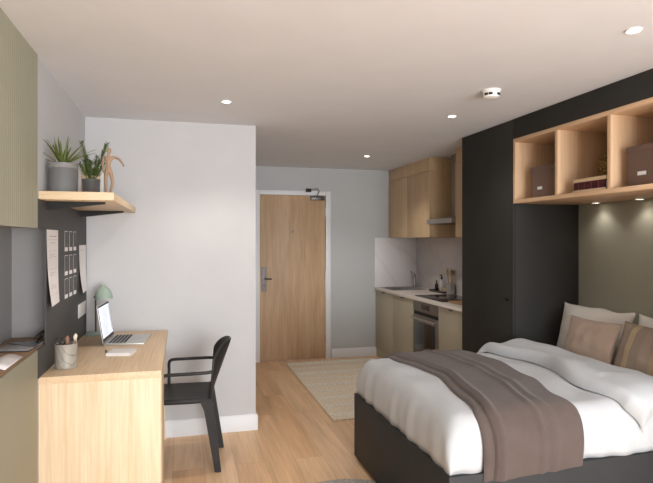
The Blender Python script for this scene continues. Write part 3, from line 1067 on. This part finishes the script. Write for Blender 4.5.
MB().lathe([(0, 0), (.026, 0), (.026, .006), (.02, .01), (.02, .15), (.017, .155), (0, .156)], (tx, ty, ZC), 24).build('tap_body', M['metal'], t)
MB().tube([(tx, ty, ZC + .13), (tx - .02, ty - .045, ZC + .165), (tx - .05, ty - .115, ZC + .18), (tx - .06, ty - .14, ZC + .175), (tx - .064, ty - .15, ZC + .15)], .011, 12).build('spout', M['metal'], t)
MB().tube([(tx, ty, ZC + .155), (tx - .02, ty + .0, ZC + .175), (tx - .045, ty + .02, ZC + .21)], .007, 10).build('lever', M['metal'], t)

t = thing('tray', (2.92, 5.86, ZC), 'small dark tray on the worktop holding bottles', 'tray')
tr = MB().box(2.86, 2.985, 5.66, 6.02, ZC, ZC + .006, .001)
for q in ((2.86, 2.866, 5.66, 6.02), (2.979, 2.985, 5.66, 6.02), (2.866, 2.979, 5.66, 5.666), (2.866, 2.979, 6.014, 6.02)):
    tr.box(*q, ZC + .006, ZC + .024)
tr.build('tray_body', M['tray'], t)


def bottle(x, y, h, r, body, cap, label):
    t = thing('bottle', (x, y, ZC + .0062), label, 'bottle')
    z = ZC + .0062
    MB().lathe([(0, 0), (r * .9, 0), (r, .004), (r, h * .58), (r * .8, h * .68), (r * .36, h * .76), (r * .36, h * .88), (0, h * .88)], (x, y, z), 24).build('bottle_body', M[body], t)
    MB().lathe([(0, h * .86), (r * .45, h * .86), (r * .45, h), (0, h)], (x, y, z), 20).build('cap', M[cap], t)
    return t


bottle(2.90, 5.90, .13, .022, 'bottle_dark', 'black_plastic', 'dark bottle on the tray nearest the worktop front')
bt = bottle(2.935, 5.84, .17, .026, 'white', 'black_plastic', 'pale bottle with dark pump on the worktop tray')
MB().tube([(2.935, 5.84, ZC + .175), (2.935, 5.84, ZC + .20), (2.905, 5.82, ZC + .20)], .006, 8).build('pump', M['black_plastic'], bt)
t = thing('cup', (2.93, 5.73, ZC + .0062), 'small brown cup at the near end of the worktop tray', 'cup')
MB().lathe([(0, 0), (.03, 0), (.034, .004), (.036, .06), (.033, .06), (.031, .008), (0, .006)], (2.93, 5.73, ZC + .0062), 28).build('cup_body', M['book_cream'], t)

ux, uy = 2.93, 5.45
t = thing('utensil_jar', (2.95, 5.62, ZC), 'grey stoneware jar of wooden utensils beside the hob', 'jar')
jx, jy = 2.935, 5.615
t.location = (jx, jy, ZC)
OFF[t.name] = Vector((jx, jy, ZC))
MB().lathe([(0, 0), (.043, 0), (.047, .004), (.048, .118), (.044, .12), (.042, .01), (0, .008)], (jx, jy, ZC), 32).build('jar_body', M['jar'], t)


def spoon(name, dx, dy, tilt, h, flat, label):
    foot = Vector((jx + dx * .4, jy + dy * .4, ZC + .0095))
    tip = Vector((jx + dx + tilt, jy + dy, ZC + h))
    t = thing(name, foot, label, 'utensil')
    d = (tip - foot)
    MB().tube([foot, foot + d * .72], .005, 8).build('handle', M['brush_wood'], t)
    MB().tube([foot + d * .70, foot + d * .78, foot + d * .9, tip], [.006, .017, .02, .01], 14, flat=flat).build('head', M['brush_wood'], t)


spoon('wooden_spoon', -.026, .015, -.012, .285, .6, 'wooden spoon with narrow head on the left of the stoneware jar')
spoon('wooden_spoon', .0, -.014, .0, .28, .7, 'broad wooden spoon standing in the middle of the stoneware jar')
spoon('wooden_spatula', .022, .016, .02, .27, .4, 'wooden spatula leaning right in the stoneware jar')
tag(MB().box(2.52, 2.74, 4.56, 4.88, ZC, ZC + .014, .004).build('chopping_board', M['sill_oak']), 'brown chopping board lying on the worktop beside the wardrobe', 'chopping board')

# splashback panels and wall cabinets
tag(MB().box(2.405, XR - .001, YD - .012, YD - .0005, ZC + .0005, 1.524, .001).build('splashback', M['splash']), 'white marble splashback on the door wall behind the sink', 'splashback')
tag(MB().box(XR - .012, XR - .0005, 4.357, YD - .013, ZC + .0005, 1.524, .001).build('splashback', M['splash']), 'white marble splashback along the wall behind the hob and tray', 'splashback')
XU = 2.598


def wall_unit(y0, y1, doors, label):
    t = thing('wall_cabinet', ((XU + XR) / 2, (y0 + y1) / 2, 1.525), label, 'cabinet', 'oak kitchen wall cabinets')
    MB().box(XU + .02, XR - .001, y0, y1, 1.5255, 2.255, .001).build('carcass', M['oak_k'], t)
    n = len(doors) - 1
    for k in range(n):
        MB().box(XU, XU + .0195, doors[k] + .0015, doors[k + 1] - .0015, 1.5255, 2.252, .001).build('door', M['oak_k'], t)
    MB().box(XU + .003, XR - .001, y0 + .002, y1, 2.2555, H - .001, .001).build('filler_panel', M['oak_k'], t)


wall_unit(5.457, YD - .001, (5.457, 6.07, YD - .001), 'oak wall cabinet reaching from the door wall to the cooker hood')
wall_unit(4.357, 4.875, (4.357, 4.875), 'narrow oak wall cabinet seen between the cooker hood and the wardrobe')
t = thing('cooker_hood', (2.8, 5.16, 1.665), 'grey steel cooker hood with square chimney over the hob', 'cooker hood')
MB().prism([(2.562, 1.668), (2.562, 1.718), (2.76, 1.74), (2.998, 1.74), (2.998, 1.668)], 1, 4.88, 5.452, bev=.002).build('canopy', M['metal'], t)
MB().box(2.765, 2.998, 5.05, 5.29, 1.7405, H - .001, .002).build('chimney', M['metal'], t)
MB().box(2.60, 2.93, 4.93, 5.40, 1.664, 1.6675).build('filter', M['dark_metal'], t)

# ------------------------------------------------------------------ bed
BX0, BX1, BY0, BY1, BZ = 1.137, 2.955, 2.19, 3.567, .450
t = thing('bed', (2.05, 2.88, 0), 'low charcoal box bed standing between the wardrobe and the window end', 'bed')
MB().box(BX0, BX1, BY0, BY1, .026, BZ, .003).build('bed_base', M['bed_black'], t)
MB().box(BX0 + .32, BX1, BY0 + .18, BY1 - .08, 0, .0255).build('plinth', M['black'], t)
MB().box(1.24, 2.935, 2.27, 3.50, BZ + .0005, .652, .03, seg=4).build('mattress', M['pillow'], t)
DH = .245
RS = .12
N_ = 2.9


def prof(w):
    """w in 0..1 over the rounded rim: distance from the edge / RS and height fraction"""
    a = w * pi / 2
    return 1 - cos(a) ** (2 / N_), sin(a) ** (2 / N_)


DX0, DX1, DY0, DY1 = 1.152, 2.46, 2.205, 3.552


def cross(s):
    """s 0..1 across the bed from the near hem over the top to the far hem -> y, height fraction"""
    if s < .25:
        d, h = prof(s / .25)
        return DY0 + RS * d, h
    if s > .75:
        d, h = prof((1 - s) / .25)
        return DY1 - RS * d, h
    k = (s - .25) / .5
    return DY0 + RS + (DY1 - DY0 - 2 * RS) * k, 1.0


def along(tt):
    if tt < .2:
        d, h = prof(tt / .2)
        return DX0 + RS * d, h
    k = (tt - .2) / .8
    return DX0 + RS + (DX1 - DX0 - RS) * k, 1.0


def crown(x, y):
    fy = max(0, 1 - ((y - 2.88) / .67) ** 2)
    return .016 * fy + .004 * sin(x * 9 + y * 5) + .003 * sin(y * 17 - x * 6)


def near_wave(x, h):
    return (1 - h) * (.007 * sin(x * 24 + 2 * sin(x * 5)) + .005 * sin(x * 47 + 1.2)) - .012 * sin(pi * min(1, h)) * (1 if h < 1 else 0)


def duvet_pt(x, s, fx=1.0):
    y, fy = cross(s)
    h = fx * fy
    z = BZ + .0015 + DH * h + crown(x, y) * h
    if s < .25:
        y += near_wave(x, fy) * (1 if fx >= 1 else fx)
    return Vector((x, y, z))


def duvet_fn(u, v):
    x, fx = along(u)
    p = duvet_pt(x, v, fx)
    if u < .2:
        wv = (1 - fx) * (.005 * sin(p.y * 23 + 2 + 2 * sin(p.y * 4)) + .004 * sin(p.y * 47 + sin(p.y * 9))) - .012 * sin(pi * fx)
        p.x += wv * min(1, cross(v)[1] * 1.2)
        # slanted drag folds running from the top edge to the hem
        p.z += .005 * sin(p.y * 34 + fx * 5 + 2 * sin(p.y * 5)) * fx * (1 - fx) * cross(v)[1]
    else:
        p.z += .0035 * sin(p.x * 20 + 3 * sin(p.y * 4)) * sin(p.y * 7)
    return p


dv = thing('duvet', ((DX0 + DX1) / 2, (DY0 + DY1) / 2, BZ), 'puffy white duvet with its top edge folded back, covering the bed', 'duvet')
o = MB().surf(duvet_fn, 120, 130).build('duvet_cover', M['duvet'], dv, smooth=180, recalc=False)
solid(o, .022)


def offset_pt(x, s, gap, lift):
    """point above the duvet surface, pushed out sideways at the rims"""
    p = duvet_pt(x, s, 1.0)
    y, fy = cross(s)
    if s < .25:
        p.y = y - .012 * sin(pi * fy) - gap * cos(min(1, s / .25) * pi / 2) ** .5 + near_wave(x, fy) * .35
    elif s > .75:
        p.y += gap * cos(min(1, (1 - s) / .25) * pi / 2) ** .5
    p.z += lift * min(1, fy * 1.5)
    return p


# turned-back upper layer of the duvet
def lerp_tab(tab, x):
    for (a, fa), (c, fc) in zip(tab, tab[1:]):
        if x <= c:
            k = (x - a) / (c - a)
            k = k * k * (3 - 2 * k)
            return fa + (fc - fa) * k
    return tab[-1][1]


FE = [(0, 2.17), (.12, 2.10), (.3, 2.06), (.5, 2.15), (.75, 2.09), (1, 2.03)]


def fold_fn(u, v):
    xe = lerp_tab(FE, v)
    L_ = 2.475 - xe
    sh = .05 + .11 * u ** 1.3
    s = sh + (1 - sh) * v
    if u < .25:
        a = u / .25 * pi / 2
        g = sin(a) ** .8
        x = xe + .045 * (1 - cos(a))
    else:
        g = 1
        x = xe + .045 + (L_ - .045) * (u - .25) / .75
    y, fy = cross(s)
    puff = .066 * (1 + .12 * sin(x * 13 + y * 4))
    if x > 2.37:
        puff *= 1 - .5 * ((x - 2.37) / .105) ** 2
    p = offset_pt(x, s, .010 + .06 * g * (1 if v < .5 else .1), .006 + puff * g)
    if v < .04:
        k = v / .04
        p.y += (1 - k) * .05 * g
        p.z -= (1 - k) * .01
    if s > .3:
        p.z += g * .007 * sin((x - xe) * 26 + y * 2.2)
    return p


MB().surf(fold_fn, 60, 110).build('turned_back_edge', M['duvet'], dv, smooth=180)

# throw blanket across the foot of the bed
TL = [(0, 1.305), (.2, 1.305), (.3, 1.34), (.5, 1.40), (.75, 1.345), (1, 1.21)]
TR = [(0, 1.82), (.15, 1.825), (.25, 1.805), (.4, 1.89), (.6, 1.93), (.8, 1.885), (1, 1.83)]


def ridge(k, c, w):
    return math.exp(-((k - c) / w) ** 2)


def throw_fn(lo, hi, lift, tuck):
    def fn(u, v):
        s = v
        xa, xb = lerp_tab(TL, v), lerp_tab(TR, v)
        k = lo + (hi - lo) * u
        x = xa + (xb - xa) * k
        e = min(1, min(u, 1 - u) / .03)
        g = math.sqrt(max(0, 1 - (1 - e) ** 2))
        y, fy = cross(s)
        th = lift * g + .012 * ridge(k, .16, .03) + .011 * ridge(k, .56, .03) + .008 * ridge(k, .68, .04)
        p = offset_pt(x, s, .012 + th * 1.0, .004 + th)
        if s < .25:   # hem hangs over the rim of the bed base
            f = (1 - s / .25)
            p.z -= .026 * f * (1 - k) + .010 * f
            p.y = min(p.y, BY0 - .004 - th * .4) if p.z < BZ + .02 else p.y
        return p
    return fn


tw = thing('throw_blanket', (1.6, 2.88, BZ), 'mauve-brown woven throw laid across the white duvet', 'blanket')
MB().surf(throw_fn(0, .9, .012, 0), 44, 110).build('lower_layer', M['throw'], tw, smooth=180)
MB().surf(throw_fn(.085, 1, .026, 0), 60, 110).build('upper_layer', M['throw'], tw, smooth=180)


# pillows and cushions (built lying in their own YZ plane, then leaned back)
def pillow(name, w, h, d, loc, lean, turn, mat, label, cat, wr=.006, seed=1, piping=False, group=None, pinch=.07, ex=3.0, sag=.0):
    rnd = random.Random(seed)
    ph = [rnd.uniform(0, 6.28) for _ in range(6)]
    def side(sg):
        def fn(u, v):
            a, c = 2 * u - 1, 2 * v - 1
            y = a * w / 2 * (1 - pinch * (1 - c * c) * 1.0) if abs(a) > 0 else 0
            z = c * h / 2 * (1 - pinch * (1 - a * a)) + sag * (sin(a * 5 + ph[3]) + .6 * sin(a * 9 + ph[4])) * (c + 1) / 2
            t_ = ((1 - abs(a) ** ex) * (1 - abs(c) ** ex)) ** .6
            x = sg * d / 2 * t_
            rr = wr * t_ * (sin(a * 7 + c * 4 + ph[0]) + sin(a * 3 - c * 9 + ph[1]) + .6 * sin(a * 13 * (1 + .2 * c) + ph[2]))
            return Vector((x + sg * rr, y, z + h / 2))
        return fn
    b = MB()
    b.surf(side(-1), 40, 32)
    b.surf(side(1), 40, 32)
    o = thing(name, (0, 0, 0), label, cat, group)
    c = b.build('cover', M[mat], o, smooth=180)
    if piping:
        pts = []
        for k in range(81):
            q = k / 80 * 4
            e = int(q) % 4
            f = (q - int(q)) * 2 - 1
            a, cc = ((f, -1), (1, f), (-f, 1), (-1, -f))[e]
            pts.append((0, a * w / 2 * (1 - pinch * (1 - cc * cc)), cc * h / 2 * (1 - pinch * (1 - a * a)) + h / 2))
        MB().tube(pts, .0035, 6).build('piping', M[mat], o)
    o.location = loc
    o.rotation_euler = (0, R(lean), R(turn))
    return o


pillow('bed_pillow', .69, .385, .17, (2.735, 3.225, .6535), 13, 0, 'pillow', 'large white bed pillow standing nearest the wardrobe', 'pillow', .004, 1, group='white bed pillows', ex=2.3, sag=.006, pinch=.075)
pillow('bed_pillow', .66, .385, .17, (2.735, 2.535, .6535), 13, 0, 'pillow', 'large white bed pillow behind the striped cushion', 'pillow', .004, 2, group='white bed pillows', ex=2.3, sag=.006, pinch=.075)
pillow('cushion', .44, .335, .11, (2.525, 3.025, .6555), 19, 2, 'satin', 'plain taupe satin cushion in front of the white pillow by the wardrobe', 'cushion', .003, 3, True, ex=2.4)
pillow('cushion', .46, .36, .11, (2.515, 2.565, .6555), 19, -3, 'striped', 'striped taupe and gold cushion beside the plain satin one', 'cushion', .0025, 4, True, ex=2.4)
